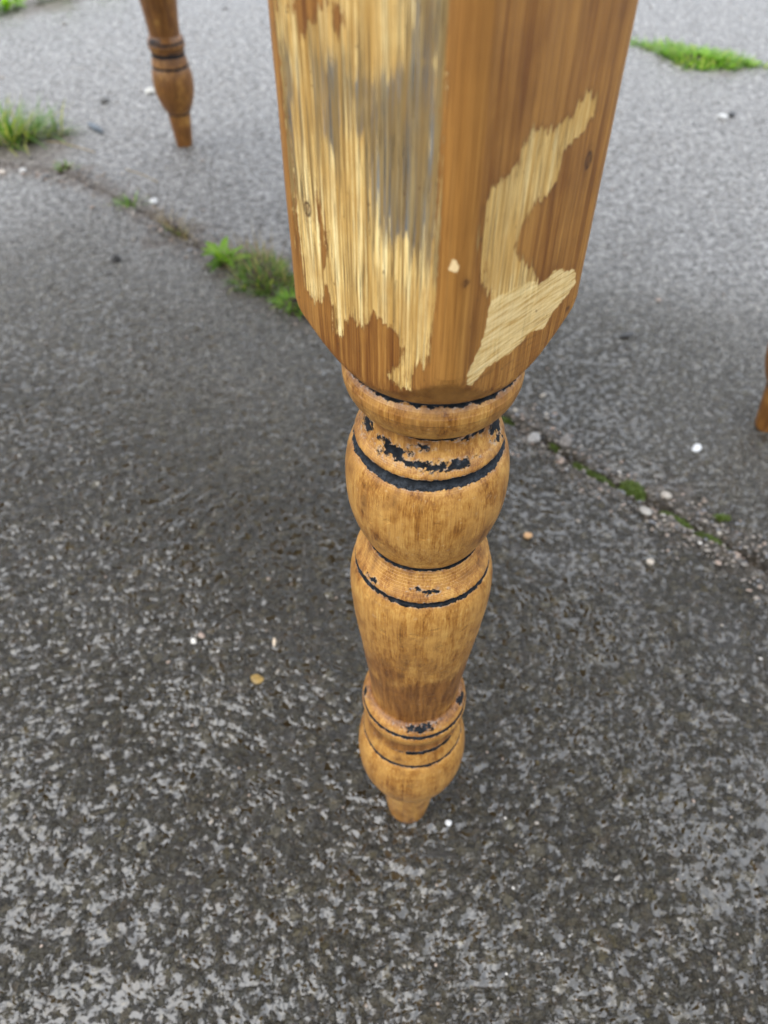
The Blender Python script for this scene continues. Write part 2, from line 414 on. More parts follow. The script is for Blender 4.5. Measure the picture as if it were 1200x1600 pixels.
def ground_height(x, y):
    jd, js = joint_dist(x + .004 * gnoise(x * 60, y * 60, 91), y + .004 * gnoise(x * 60, y * 60, 92))
    und = .0022 * fbm(x * 3.1, y * 3.1, 3, 3)
    # float and brush marks: bands warped so they swirl on the near slab
    wx = x + .05 * gnoise(x * 4.5, y * 4.5, 21); wy = y + .05 * gnoise(x * 4.5, y * 4.5, 22)
    far = js > 0
    ang = np.where(far, rad(41), rad(28) + .9 * gnoise(x * 2.2 + 5, y * 2.2, 23))
    al = wx * np.cos(ang) + wy * np.sin(ang); ac = -wx * np.sin(ang) + wy * np.cos(ang)
    brush = gnoise(al * 16, ac * 85, 31) + .6 * gnoise(al * 32, ac * 170, 32)
    lump = fbm(wx * 95, wy * 95, 3, 41)
    d1, d2, q = worley(x * 105 + .35 * gnoise(x * 260, y * 260, 51), y * 105 + .35 * gnoise(x * 260, y * 260, 52), 61)
    rs = .26 + .36 * ((q * 7.31) % 1)
    pres = (q > .38)
    st = np.clip(1 - (d1 / rs) ** 2, 0, 1) * pres
    e1, e2, p = worley(x * 235, y * 235, 71)
    rs2 = .30 + .3 * ((p * 5.77) % 1)
    st2 = np.clip(1 - (e1 / rs2) ** 2, 0, 1) * (p > .35)
    ns = np.clip(.55 + .7 * gnoise(x * 5, y * 5, 81), .15, 1)          # smoother and rougher areas
    rid = 1 - np.abs(gnoise(wx * 120 + 3, wy * 120, 44)) * 2.2
    h = .00115 * brush + .00125 * lump + .00045 * rid + .0011 * np.sqrt(st) * (.4 + .6 * ((q * 3.3) % 1)) * (.4 + .6 * ns) + .00045 * st2
    h += .00020 * gnoise(x * 420, y * 420, 83)
    dry = np.clip(sstep(.58, 1.45, y + .12 * (js > 0) + .25 * fbm(x * 2.5, y * 2.5, 2, 88)), 0, 1)
    h = h * (1.15 + .7 * dry) + dry * .0016 * fbm(x * 38, y * 38, 3, 89)
    wl = -.00045 + .0006 * fbm(x * 4.2 + 3, y * 4.2 + 8, 2, 85) - .0001 - .0009 * dry
    k = .00016
    m = np.maximum(h, wl); sm = m + k * np.exp(-np.abs(h - wl) / k) * .5
    wet = sstep(.00022, -.00008, h - wl)
    z = sm
    tintid = np.where(st > .02, q, p)
    stone = np.maximum(sstep(.0, .12, st), .9 * sstep(.0, .15, st2))
    # joint: a dirt filled groove with crumbled edges
    wj = .0055 + .0045 * gnoise(x * 28, y * 28, 95) + .002 * gnoise(x * 110, y * 110, 96)
    cut = sstep(wj + .0035, wj - .0025, jd)
    z = z * (1 - cut) + cut * (-.0075 + .0025 * fbm(x * 130, y * 130, 3, 97))
    dirt = np.maximum(cut, .75 * sstep(.045, .006, jd + .022 * fbm(x * 22, y * 22, 3, 98)))
    for bx, by, br in ((-.21, 1.12, .10), (-.36, 1.27, .06), (-.74, 1.60, .15), (-.60, 1.49, .06), (.80, 2.15, .13), (-1.05, 2.68, .22), (.19, .74, .05), (.33, .61, .05)):
        dd = np.hypot(x - bx, y - by) + .05 * fbm(x * 16, y * 16, 3, 99)
        dirt = np.maximum(dirt, .8 * sstep(br, br * .35, dd))
    wet = wet * (1 - .75 * dirt)
    lip = .0012 * sstep(.03, .0, np.abs(jd - .01)) * (1 - cut)
    return und + z + lip + .0018 * np.clip(js * jd / .03, -.5, .5), wet, stone * (1 - cut), tintid, dirt, js, dry

# rows step with distance so that a row is about one pixel high; beyond the view they widen
th = rad(47.2)
def y_at(v): return .65 * (math.cos(th) - v * math.sin(th)) / (math.sin(th) + v * math.cos(th))
ys = [y_at(v) for v in np.linspace(.70, -.695, 1060)]
y0 = ys[0]
ys = list(np.linspace(-1.2, y0 - .012, 40)) + list(np.linspace(y0 - .010, y0 - .001, 4)) + ys
ys = np.array(ys + list(ys[-1] + np.cumsum(np.linspace(.02, .3, 26))))
us = np.concatenate([-1 - np.cumsum(np.linspace(.003, .16, 40))[::-1], np.linspace(-1, 1, 720), 1 + np.cumsum(np.linspace(.003, .16, 40))])
wy = np.where(ys > 0, np.hypot(np.maximum(ys, 0) * math.cos(th) + .65 * math.sin(th), 0) * .52, .65 * math.sin(th) * .52)
X = us[None, :] * wy[:, None]; Y = np.repeat(ys[:, None], len(us), 1)
zz, wet, stone, tid, dirt, js, dry = ground_height(X, Y)
pal = np.array([(.16, .15, .135), (.12, .115, .11), (.22, .20, .165), (.29, .25, .20), (.20, .165, .13), (.11, .10, .085), (.25, .19, .155),
                (.14, .145, .155), (.19, .18, .15), (.34, .31, .26), (.13, .11, .08), (.17, .155, .14), (.23, .215, .185), (.48, .44, .38), (.15, .14, .12), (.28, .23, .10)])
ti = (((tid * 91.7) % 1) * 16).astype(int) % 16
rare = ((tid * 537.3) % 1) > .993
T = pal[ti]; T[rare] = (.72, .69, .63)
nr, nc = X.shape
V = np.stack([X, Y, zz], -1).reshape(-1, 3)
idx = np.arange(nr * nc).reshape(nr, nc)
Q = np.stack([idx[:-1, :-1], idx[:-1, 1:], idx[1:, 1:], idx[1:, :-1]], -1).reshape(-1, 4)
fars = (js[:-1, :-1] > 0).reshape(-1)

gn = 24                                                     # the yard beyond the slabs
gx = np.linspace(-1, 1, gn); gx = np.sign(gx) * np.abs(gx) ** 2.2 * 150
GX, GY = np.meshgrid(gx, gx); ii = np.arange(gn * gn).reshape(gn, gn)
gme = quads_mesh('ground', np.stack([GX, GY, np.full_like(GX, -.03)], -1).reshape(-1, 3),
                 np.stack([ii[:-1, :-1], ii[:-1, 1:], ii[1:, 1:], ii[1:, :-1]], -1).reshape(-1, 4))
gme.materials.append(M_conc)
ground = bpy.data.objects.new('ground', gme); col.objects.link(ground)
tag(ground, kind='structure')
for m_, lab in ((~fars, 'darker wetter near slab round the front leg'), (fars, 'paler far slab beyond the weedy joint')):
    q = Q[m_]; used = np.unique(q); mp = np.zeros(len(V), np.int64); mp[used] = np.arange(len(used))
    me = quads_mesh('concrete_slab', V[used], mp[q])
    fattr(me, 'wet', wet.reshape(-1)[used]); fattr(me, 'stone', stone.reshape(-1)[used]); fattr(me, 'dirt', dirt.reshape(-1)[used]); fattr(me, 'dry', dry.reshape(-1)[used])
    cattr(me, 'tint', T.reshape(-1, 3)[used]); me.materials.append(M_conc)
    o = bpy.data.objects.new('concrete_slab', me); col.objects.link(o); o.parent = ground; o['label'] = lab

def gz(x, y):
    return float(ground_height(np.array([x]), np.array([y]))[0][0])

# ================================================================== TABLE
PSI = rad(46.2)
SX, SY = .6870, 1.2588                  # leg centres, short and long side
LEG0 = (.0202, .2618)
HB, RHO = .0405, .008                  # half width of the square block, radius of its worn corners
CONE = [(.4662, .0352), (.4675, .0378), (.470, .0397), (.4735, .0424), (.478, .0458), (.4825, .0492), (.4870, .0526), (.4905, .0548)]

def block_r(phi, z):
    c, s = np.abs(np.cos(phi)), np.abs(np.sin(phi))
    r = HB / np.maximum(c, s)
    a = HB - RHO                                       # rounded corner: ray meets the corner circle
    b = a * (c + s); disc = b * b - (2 * a * a - RHO * RHO)
    rr = b + np.sqrt(np.maximum(disc, 0))
    corner = (np.minimum(c, s) * r > a)
    r = np.where(corner, rr, r)
    cz = np.interp(z, [p[0] for p in CONE], [p[1] for p in CONE], right=.2)
    cz = np.where(z > .4905, .2, cz)
    k = .0013
    return np.minimum(r, cz) - k * np.exp(-np.abs(r - cz) / k) * .35

BL = {
'bareL':[(32.3,640),(32.3,588.9),(32.8,579.3),(32.0,571.6),(32.1,560.5),(31.9,550.6),(31.7,540.1),(31.0,526.8),(30.7,514.8),(28.9,499.9),(25.8,495.8),(20.1,498.9),(17.2,503.4),(14.3,496.6),(14.1,486.2),(10.2,486.6),(7.6,493.4),(4.9,498.1),(1.6,495.5),(-2.5,498.0),(-4.2,502.1),(-8.2,503.2),(-12.8,502.7),(-15.9,500.9),(-19.7,500.0),(-20.2,495.0),(-19.2,488.9),(-14.5,484.4),(-13.0,480.0),(-19.5,478.7),(-23.4,481.1),(-23.8,491.3),(-26.8,494.2),(-29.0,494.6),(-30.9,500.2),(-31.7,510.7),(-33.1,520.8),(-32.8,536.1),(-32.3,551.8),(-32.1,575.3),(-31.9,585.2),(-31.5,599.5),(-31,640)],
'bareR':[(17.6,567.5),(21.1,564.3),(21.3,560.5),(16.1,556.1),(10.4,554.8),(6.4,553.5),(5.3,545.3),(2.7,542.1),(-4.9,541.5),(-9.6,535.7),(-11.8,530.0),(-10.2,526.6),(-4.7,521.5),(4.2,511.2),(5.4,506.2),(-21.1,512.9),(-23.3,518.7),(-26.7,524.8),(-29.8,532.7),(-30.7,541.4),(-29.4,542.9),(-29.6,548.9),(-28.0,552.6),(-24.5,554.8),(-20.7,554.5),(-16.6,557.0),(-15.0,560.2),(-12.7,564.1),(-11.4,565.1),(-9.5,563.6),(-7.4,564.9),(-5.5,563.4),(-0.3,562.0),(3.6,563.3),(8.7,562.9),(11.2,565.9),(14.9,567.7)],
'scrape':[(-21.4,514.9),(-12.9,514.2),(0.0,512.9),(4.7,509.1),(10.5,509.1),(14.0,510.8),(18.1,510.0),(22.0,507.5),(28.9,505.4),(31.6,498.9),(26.6,495.5),(19.0,492.7),(14.2,487.2),(5.4,490.0),(-0.2,487.8),(-7.7,486.7),(-19.2,487.8),(-26.9,484.1),(-29.8,485.7),(-30.8,490.5),(-27.5,495.6),(-24.6,499.4),(-22.8,505.0),(-22.9,511.3)],
'chip':[(-38.8,535.6),(-37.2,533.0),(-37.9,530.3),(-39.6,531.8)]}
HOLES = [[(24.3,590.3),(22,620),(12,620),(10.1,592.6),(15.1,588.3),(18.4,582.9),(21.1,582.8),(22.1,586.3),(25.4,588.1)],
         [(7.7,591.9),(5.7,591.8),(4.5,588.6),(6.8,585.7),(8.2,587.2)],
         [(19.2,537.4),(17.3,531.4),(16.7,516.3),(19.0,513.0),(19.7,523.7),(20.8,532.5)]]
GREY = [[(14.9,576.1),(7.3,577.7),(7.5,564.6),(10.8,556.3),(14.4,557.2)],
        [(2.8,574.5),(-3.0,575.8),(-2.1,565.2),(0.7,562.7)],
        [(-6.2,575.7),(-14.8,579.2),(-20.5,584.3),(-30.5,586.4),(-31.7,569.4),(-31.7,551.7),(-31.0,543.7),(-26.4,533.7),(-19.5,537.5),(-12.6,533.0),(-8.4,540.0),(-5.9,558.0)],
        [(-22.2,598.0),(-31.0,599.4),(-31.5,585.9),(-21.7,584.6)],
        [(31.3,576.2),(28.2,572.8),(28.4,554.0),(29.6,536.8),(32.0,537.8),(32.6,557.4)]]

def build_block_mesh():
    a = HB - RHO
    fl = np.linspace(-a, a, 96)
    base = []                                           # angles round one face plus its corner
    for t in fl: base.append(math.atan2(t, HB))
    for t in np.linspace(0, math.pi / 2, 14)[1:-1]:
        base.append(math.atan2(a + RHO * math.sin(t), a + RHO * math.cos(t)))
    base = np.array(base)
    phi = np.concatenate([base + k * math.pi / 2 for k in range(4)])
    zs = np.concatenate([np.linspace(.4662, .494, 72), np.linspace(.4945, .605, 170), np.linspace(.61, .735, 16)])
    PH, ZZ = np.meshgrid(phi, zs)
    Rr = block_r(PH, ZZ)
    # a few dents on the arrises
    x, y = Rr * np.cos(PH), Rr * np.sin(PH)
    x += .00012 * gnoise(ZZ * 60, PH * 4, 5); y += .00012 * gnoise(ZZ * 60, PH * 4, 6)
    V = np.stack([x, y, ZZ], -1).reshape(-1, 3)
    n1, n2 = PH.shape
    ix = np.arange(n1 * n2).reshape(n1, n2); nx = np.roll(ix, -1, 1)
    Q = np.stack([ix[:-1], nx[:-1], nx[1:], ix[1:]], -1).reshape(-1, 4)
    me = quads_mesh('leg_block', V, Q)
    mmx, mmy, mmz = V[:, 0] * 1e3, V[:, 1] * 1e3, V[:, 2] * 1e3
    ang = np.arctan2(V[:, 1], V[:, 0])
    left = np.abs(((ang - math.pi) + math.pi) % (2 * math.pi) - math.pi) < math.pi / 4     # face at -x
    right = np.abs(((ang + math.pi / 2) + math.pi) % (2 * math.pi) - math.pi) < math.pi / 4  # face at -y
    far = np.full(len(V), -30.)
    bl = sdpoly(mmy, mmz, BL['bareL'])
    for hp in HOLES: bl = np.minimum(bl, -sdpoly(mmy, mmz, hp))
    br = sdpoly(mmx, mmz, BL['bareR'])
    # the two hidden faces carry patches of their own
    back = sdpoly(mmy + 0, mmz, [(-20, 560), (12, 570), (25, 640), (-5, 700), (-28, 610)]) - 0
    bare = np.where(left, bl, np.where(right, br, np.where(V[:, 0] > np.abs(V[:, 1]), back, far)))
    fattr(me, 'bare', np.clip(bare, -30, 30))
    fattr(me, 'scrape', np.where(right, np.clip(sdpoly(mmx, mmz, BL['scrape']), -30, 30), far))
    g = np.max([sdpoly(mmy, mmz, p) for p in GREY], 0)
    fattr(me, 'grey', np.where(left, np.clip(g, -30, 8), far))
    fattr(me, 'chip', np.where(right | left, np.clip(sdpoly(mmx, mmz, BL['chip']), -5, 5), -5) - 5 * (mmy > -36))
    kn = np.zeros(len(V))
    for (kx, ky, kz, w_, h_) in ((-40.5, 24.7, 530.3, 1.6, 2.4), (23.3, -40.5, 546.0, 1.7, 2.6), (-35.2, -40.0, 526.9, .9, 1.1), (29.1, -40.5, 488.8, .8, 1.2)):
        d = np.sqrt(((mmx - kx) / w_) ** 2 + ((mmy - ky) / w_) ** 2 + ((mmz - kz) / h_) ** 2)
        ring = np.exp(-((d - 1) / .2) ** 2) * .55 + .28 * (d < 1) + .3 * np.exp(-(d / .35) ** 2) + .12 * np.exp(-((d - 1.8) / .35) ** 2)
        kn = np.maximum(kn, ring)
    fattr(me, 'knot', kn)
    cz = np.minimum(np.abs(V[:, 0]), np.abs(V[:, 1]))
    fattr(me, 'edge', sstep(.028, .034, cz))
    fattr(me, 'side', right.astype(float))
    fattr(me, 'shoulder', sstep(.500, .486, V[:, 2]) * right)
    me.materials.append(M_block)
    return me

PROF = [(.4668,.0345),(.4662,.0350),(.4655,.0342),(.4645,.0342),(.4638,.0358),(.4622,.0370),(.4590,.0378),(.4555,.0376),(.4520,.0366),(.4490,.0352),(.4465,.0335),(.4448,.0318),(.4438,.0302),
 (.4430,.0290),(.4415,.0284),(.4390,.0282),(.4365,.0284),(.4335,.0291),(.4305,.0303),(.4280,.0317),(.4260,.0329),(.4245,.0335),(.4230,.0335),(.4223,.0330),(.4217,.0320),(.4209,.0318),(.4202,.0325),
 (.4188,.0341),(.4165,.0356),(.4130,.0369),(.4080,.0378),(.4030,.0383),(.3970,.0385),(.3900,.0383),(.3850,.0378),(.3800,.0370),(.3750,.0358),(.3700,.0343),(.3655,.0326),(.3620,.0310),(.3595,.0297),(.3580,.0289),
 (.3570,.0286),(.3560,.0290),(.3545,.0296),(.3520,.0303),(.3490,.0313),(.3460,.0325),(.3435,.0337),(.3415,.0347),(.3398,.0353),(.3388,.0354),(.3381,.0348),(.3372,.0346),(.3364,.0353),
 (.3345,.0363),(.3310,.0374),(.3260,.0382),(.3200,.0386),(.3140,.0386),(.3060,.0383),(.2980,.0377),(.2900,.0370),(.2800,.0359),(.2700,.0348),(.2600,.0337),(.2500,.0326),(.2400,.0316),(.2300,.0306),(.2200,.0297),(.2120,.0290),(.2060,.0286),(.2030,.0285),
 (.2015,.0290),(.2005,.0300),(.1995,.0311),(.1980,.0323),(.1960,.0333),(.1940,.0339),(.1930,.0339),(.1922,.0331),(.1914,.0331),(.1906,.0339),(.1890,.0346),(.1865,.0348),(.1840,.0345),(.1815,.0337),
 (.1790,.0325),(.1765,.0315),(.1735,.0311),(.1700,.0311),(.1665,.0316),(.1630,.0324),(.1595,.0332),(.1560,.0339),(.1530,.0343),(.1515,.0343),(.1506,.0335),(.1498,.0335),(.1490,.0343),
 (.1470,.0354),(.1430,.0366),(.1370,.0377),(.1300,.0384),(.1220,.0388),(.1150,.0387),(.1080,.0381),(.1010,.0370),(.0940,.0353),(.0870,.0330),(.0800,.0303),(.0740,.0274),(.0700,.0250),(.0680,.0236),
 (.0670,.0226),(.0660,.0224),(.0650,.0229),(.0635,.0229),(.0620,.0222),(.0560,.0216),(.0400,.0201),(.0200,.0181),(.0080,.0168),(.0020,.0160),(.0000,.0150)]

def ring_band(z, phi, z0, half, wob=.0, ph=0.):
    """signed distance in mm to a painted band round the turning"""
    zc = z0 + wob * (np.sin(phi * 2 + ph) + .6 * np.sin(phi * 5 + 2 * ph))
    return (half - np.abs(z - zc)) * 1e3

def build_turned_mesh():
    pz = np.array([p[0] for p in PROF])[::-1]; pr = np.array([p[1] for p in PROF])[::-1]
    # walk the profile by arc length, keep grooves crisp
    zs = np.unique(np.concatenate([np.linspace(0, .4668, 520), np.linspace(.444, .467, 70), np.linspace(.416, .428, 40), np.linspace(.335, .360, 70), np.linspace(.186, .203, 50), np.linspace(.147, .154, 24)]))
    rs = np.interp(zs, pz, pr)
    for _ in range(2):                                 # light smoothing only where rows are even
        r2 = rs.copy(); r2[1:-1] = (rs[:-2] + 2 * rs[1:-1] + rs[2:]) / 4; rs = r2
    na = 200
    phi = np.linspace(0, 2 * math.pi, na, endpoint=False)
    PH, ZZ = np.meshgrid(phi, zs); RR = np.repeat(rs[:, None], na, 1)
    RR = RR + .00010 * gnoise(ZZ * 45, np.cos(PH) * 3, 7) + .00008 * gnoise(ZZ * 150 + 9, np.sin(PH) * 6, 8)
    V = np.stack([RR * np.cos(PH), RR * np.sin(PH), ZZ], -1).reshape(-1, 3)
    n1, n2 = PH.shape
    ix = np.arange(n1 * n2).reshape(n1, n2); nx = np.roll(ix, -1, 1)
    Q = np.stack([ix[:-1], nx[:-1], nx[1:], ix[1:]], -1).reshape(-1, 4)
    c0 = len(V); V = np.vstack([V, [[0, 0, 0.0]]])
    me0 = Q
    capq = np.array([[c0, ix[0, (i + 1) % na], ix[0, i], ix[0, i]] for i in range(0)]).reshape(-1, 4)
    me = quads_mesh('leg', V[:-1], me0)
    z = V[:-1, 2]; ph = np.arctan2(V[:-1, 1], V[:-1, 0])
    # angle measured from the corner that faces out of the table (local -x,-y); + is to the right seen from there
    fr = ((ph + math.pi * .75) + math.pi) % (2 * math.pi) - math.pi
    P = np.full(z.shape, -30.)
    add = lambda d: np.maximum(P, d)
    P = add(ring_band(z, ph, .4652, .0016, .00015, 1))
    P = add(ring_band(z, ph, .4432, .0018, .0003, 2) - .3 * (np.cos(fr * 1.3 - .3) < .3))
    P = add(ring_band(z, ph, .4208, .0027, .0002, 3) - 0)
    P = add(ring_band(z, ph, .3575, .0016, .0002, .5))
    P = add(ring_band(z, ph, .3377, .0019, .0002, 2.5))
    P = add(ring_band(z, ph, .1918, .0018, .0002, 1.7))
    P = add(ring_band(z, ph, .1502, .0016, .0002, .2))
    P = add(ring_band(z, ph, .1660, .0016, .0004, 4) - 1.6 * (np.abs(fr - .35) > .55))
    P = add(ring_band(z, ph, .1775, .0012, .0004, 4) - 1.8 * (np.abs(fr + 2.0) > .9))
    def blot(f0, z0, wf, wz, k=1.):                    # a ragged fleck: (angle, height, half sizes)
        q = np.sqrt(((fr - f0) / wf) ** 2 + ((z - z0) / wz) ** 2)
        return (1 - q) * min(wz * 1e3, 2.) * .42 * k
    for b in ((-.62, .4325, .26, .0034), (-.22, .4296, .20, .0018), (.05, .4286, .22, .0014), (.30, .4285, .24, .0019), (-.12, .4372, .09, .0014), (.62, .4395, .22, .0018), (.52, .4420, .30, .0012), (1.25, .4330, .22, .0050),
              (-1.25, .4345, .16, .0040), (.0, .3455, .16, .0012), (-.9, .342, .1, .001), (.05, .1990, .30, .0018), (1.25, .1985, .16, .0020), (.02, .2300, .02, .0004), (2.3, .436, .5, .004), (-2.4, .432, .6, .004), (2.6, .198, .5, .003),
              (-1.5, .197, .1, .002)):
        P = add(blot(*b))
    fattr(me, 'paint', np.clip(P, -30, 6))
    fattr(me, 'scuff', sstep(.4205, .4190, z) * sstep(.412, .4170, z) + sstep(.9, 1.5, np.abs(fr)) * .6)
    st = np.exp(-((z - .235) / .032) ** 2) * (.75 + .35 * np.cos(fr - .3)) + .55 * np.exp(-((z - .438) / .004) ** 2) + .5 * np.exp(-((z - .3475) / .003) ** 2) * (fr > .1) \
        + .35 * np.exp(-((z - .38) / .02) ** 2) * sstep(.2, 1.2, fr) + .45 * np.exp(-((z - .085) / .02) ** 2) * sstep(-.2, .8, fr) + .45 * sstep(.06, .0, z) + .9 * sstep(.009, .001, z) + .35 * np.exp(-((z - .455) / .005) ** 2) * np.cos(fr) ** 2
    for gz_, gw in ((.465, .0022), (.4425, .003), (.4215, .003), (.3575, .0035), (.338, .0025), (.2015, .003), (.192, .002), (.1505, .002), (.171, .006), (.0665, .003)):  # each groove and recess coloured darker than the bulges
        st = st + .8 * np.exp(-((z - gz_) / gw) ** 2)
    fattr(me, 'stain_and_dark', st)
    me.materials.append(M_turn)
    return me

table = empty('table', (LEG0[0], LEG0[1], 0), PSI)
tag(table, 'part-stripped pine farmhouse table on turned legs standing on wet concrete', 'table')
tm, bmh = build_turned_mesh(), build_block_mesh()
tm2 = tm.copy(); tm2.name = 'leg_darker'             # the other legs keep more of the dark paint in their grooves
_p = np.zeros(len(tm2.vertices), np.float32); tm2.attributes['paint'].data.foreach_get('value', _p)
_s = np.zeros(len(_p), np.float32); tm2.attributes['stain_and_dark'].data.foreach_get('value', _s)
_c = np.zeros(len(_p) * 3, np.float32); tm2.vertices.foreach_get('co', _c); _z = _c.reshape(-1, 3)[:, 2]; _a = np.arctan2(_c[1::3], _c[0::3])
_p = np.max([_p, ring_band(_z, _a, .1715, .0032, .0006, 1) - 0, ring_band(_z, _a, .1505, .0022, .0003, 2), ring_band(_z, _a, .1918, .0018, .0003, 3), ring_band(_z, _a, .0660, .0012, .0002, 3)], 0)
tm2.attributes['paint'].data.foreach_set('value', _p.astype(np.float32)); tm2.attributes['stain_and_dark'].data.foreach_set('value', (_s + .75).astype(np.float32))
for (lx, ly, rz) in ((0, 0, 0), (SX - .006, -.001, rad(90)), (SX + .004, SY, rad(180)), (0, SY, rad(270))):
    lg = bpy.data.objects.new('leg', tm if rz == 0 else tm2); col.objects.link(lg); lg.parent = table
    wxp = LEG0[0] + lx * math.cos(PSI) - ly * math.sin(PSI); wyp = LEG0[1] + lx * math.sin(PSI) + ly * math.cos(PSI)
    lg.location = (lx, ly, -0.0005); lg.rotation_euler = (0, 0, rz)
    bk = bpy.data.objects.new('leg_block', bmh); col.objects.link(bk); bk.parent = lg

def box(name, x0, x1, y0, y1, z0, z1, mat, parent, bev=.002):
    import bmesh
    bm = bmesh.new()
    bmesh.ops.create_cube(bm, size=1)
    for v in bm.verts:
        v.co.x = (x0 + x1) / 2 + v.co.x * (x1 - x0); v.co.y = (y0 + y1) / 2 + v.co.y * (y1 - y0); v.co.z = (z0 + z1) / 2 + v.co.z * (z1 - z0)
    bmesh.ops.bevel(bm, geom=bm.edges[:], offset=bev, segments=2, affect='EDGES')
    me = bpy.data.meshes.new(name); bm.to_mesh(me); bm.free(); me.materials.append(mat)
    o = bpy.data.objects.new(name, me); col.objects.link(o); o.parent = parent
    return o
ZT = .738
for (x0, x1, y0, y1) in ((HB + .0005, SX - HB - .0005, -.030, -.008), (HB + .0005, SX - HB - .0005, SY + .008, SY + .030),
                         (-.030, -.008, HB + .0005, SY - HB - .0005), (SX + .008, SX + .030, HB + .0005, SY - HB - .0005)):
    box('apron_rail', x0, x1, y0, y1, .625, ZT - .002, M_pine, table)
OV = .045
nb = 5; wtot = SX + 2 * OV; bw = wtot / nb
for i in range(nb):
    box('tabletop_plank', -OV + i * bw + .0006, -OV + (i + 1) * bw - .0006, -OV - .02, SY + OV + .02, ZT, ZT + .028, M_pine, table, .003)

# ================================================================== PLANTS
G_grass = mat_leaf('grass_blade', (.035, .075, .012), (.13, .25, .03), (.34, .33, .10))
G_lime = mat_leaf('lime_grass', (.06, .14, .015), (.20, .37, .04), (.40, .43, .14))
G_leaf = mat_leaf('broad_leaf', (.05, .12, .015), (.20, .36, .03), (.36, .48, .06))
G_dry = mat_leaf('dry_straw', (.12, .075, .035), (.36, .27, .15), (.50, .42, .27))
G_moss = mat_leaf('moss', (.05, .075, .015), (.13, .185, .03), (.22, .25, .06))
G_soil = mat_plain('crumbly_soil', (.022, .014, .009), (.09, .062, .042), .8, 220, .002)

def blade(V, F, A, x, y, z, az, ln, wd, lean, droop, r, seg=4):
    b = len(V); px, pz, tilt = 0., 0., lean
    ca, sa = math.cos(az), math.sin(az)
    for i in range(seg + 1):
        t = i / seg; w_ = wd * (1 - t ** 1.6) * .5 + wd * .03
        cx, cy = x + ca * px, y + sa * px
        V += [(cx - sa * w_, cy + ca * w_, z + pz), (cx + sa * w_, cy - ca * w_, z + pz)]; A += [r, r]
        tilt += droop / seg
        px += math.sin(tilt) * ln / seg; pz += math.cos(tilt) * ln / seg
        if pz < .001: pz = .001
        if i: k = b + 2 * i; F.append((k - 2, k - 1, k + 1, k))

def clump(name, x, y, rx, ry, rot, n, ln, wd, mat, label, cat, seed, group=None, lean=(.1, 1.1), droop=(.2, 1.2), dryp=0.08, soil=True):
    R = random.Random(seed); V, F, A = [], [], []
    z0 = gz(x, y) - .002
    for _ in range(n):
        a = R.uniform(0, 2 * math.pi); q = math.sqrt(R.random())
        q2 = q * (1 + .28 * math.sin(3 * a + seed) + .16 * math.sin(7 * a + 2 * seed))
        u, v = q2 * math.cos(a) * rx, q2 * math.sin(a) * ry
        bx, by = u * math.cos(rot) - v * math.sin(rot), u * math.sin(rot) + v * math.cos(rot)
        az = math.atan2(by, bx) + R.gauss(0, .7)
        r = R.random() * .8 if R.random() > dryp else 1.
        blade(V, F, A, bx, by, 0, az, ln * R.uniform(.45, 1.15), wd * R.uniform(.6, 1.2), R.uniform(*lean) * (.35 + .65 * q), R.uniform(*droop), r)
    o = mesh_obj(name, V, F, mat, None, True, (x, y, z0)); fattr(o.data, 'rnd', np.array(A))
    tag(o, label, cat, group)
    if soil:
        s = lump_mesh('root_soil', rx * 1.05, ry * 1.15, .008, rot, seed + 50, G_soil); s.parent = o
    return o

def lump_mesh(name, rx, ry, hh, rot, seed, mat, n=26, rough=.35):
    """low uneven cushion lying on the ground"""
    us_ = np.linspace(0, 1, n); ph = np.linspace(0, 2 * math.pi, n * 2, endpoint=False)
    PHI, U = np.meshgrid(ph, us_)
    ro = 1 + rough * gnoise(np.cos(PHI) * 1.7 + seed, np.sin(PHI) * 1.7, seed)
    x = U * rx * ro * np.cos(PHI); y = U * ry * ro * np.sin(PHI)
    sc = 5.5 / max(rx, .01)
    z = hh * (1 - U ** 2) * (1 + .9 * fbm(x * sc + seed, y * sc, 4, seed)) - .003 * U
    X_, Y_ = x * math.cos(rot) - y * math.sin(rot), x * math.sin(rot) + y * math.cos(rot)
    V = np.stack([X_, Y_, z], -1).reshape(-1, 3); m = PHI.shape
    ix = np.arange(m[0] * m[1]).reshape(m); nx = np.roll(ix, -1, 1)
    Q = np.stack([ix[:-1], nx[:-1], nx[1:], ix[1:]], -1).reshape(-1, 4)
    me = quads_mesh(name, V, Q); me.materials.append(mat)
    fattr(me, 'rnd', np.clip(.45 + .5 * fbm(V[:, 0] * 300, V[:, 1] * 300, 3, seed), 0, 1))
    o = bpy.data.objects.new(name, me); col.objects.link(o); return o

def leaf(name, parent, az, ln, wd, pitch, r, mat, base=(0, 0, .004), curl=.9):
    V, F, A = [], [], []; ns, nw = 8, 4
    px = pz = 0.; tilt = pitch; ca, sa = math.cos(az), math.sin(az)
    for i in range(ns + 1):
        t = i / ns; w_ = wd * .5 * (math.sin(math.pi * min(1, t ** .72 * .97 + .03)) ** .8) + .0006
        w_ *= 1 + .10 * math.sin(t * 31 + az * 3)
        for j in range(nw + 1):
            s = (j / nw - .5) * 2
            up = abs(s) * w_ * .35 + .0010 * math.sin(t * 17 + s * 5 + az)
            V.append((ca * px - sa * s * w_ - ca * math.sin(tilt) * 0, sa * px + ca * s * w_, max(.0005, pz + up))); A.append(r)
        tilt += curl / ns
        px += math.sin(tilt) * ln / ns; pz += math.cos(tilt) * ln / ns
        if i:
            for j in range(nw):
                k = i * (nw + 1) + j; F.append((k - nw - 1, k - nw, k + 1, k))
    o = mesh_obj(name, V, F, mat, parent, True, base); fattr(o.data, 'rnd', np.array(A)); return o

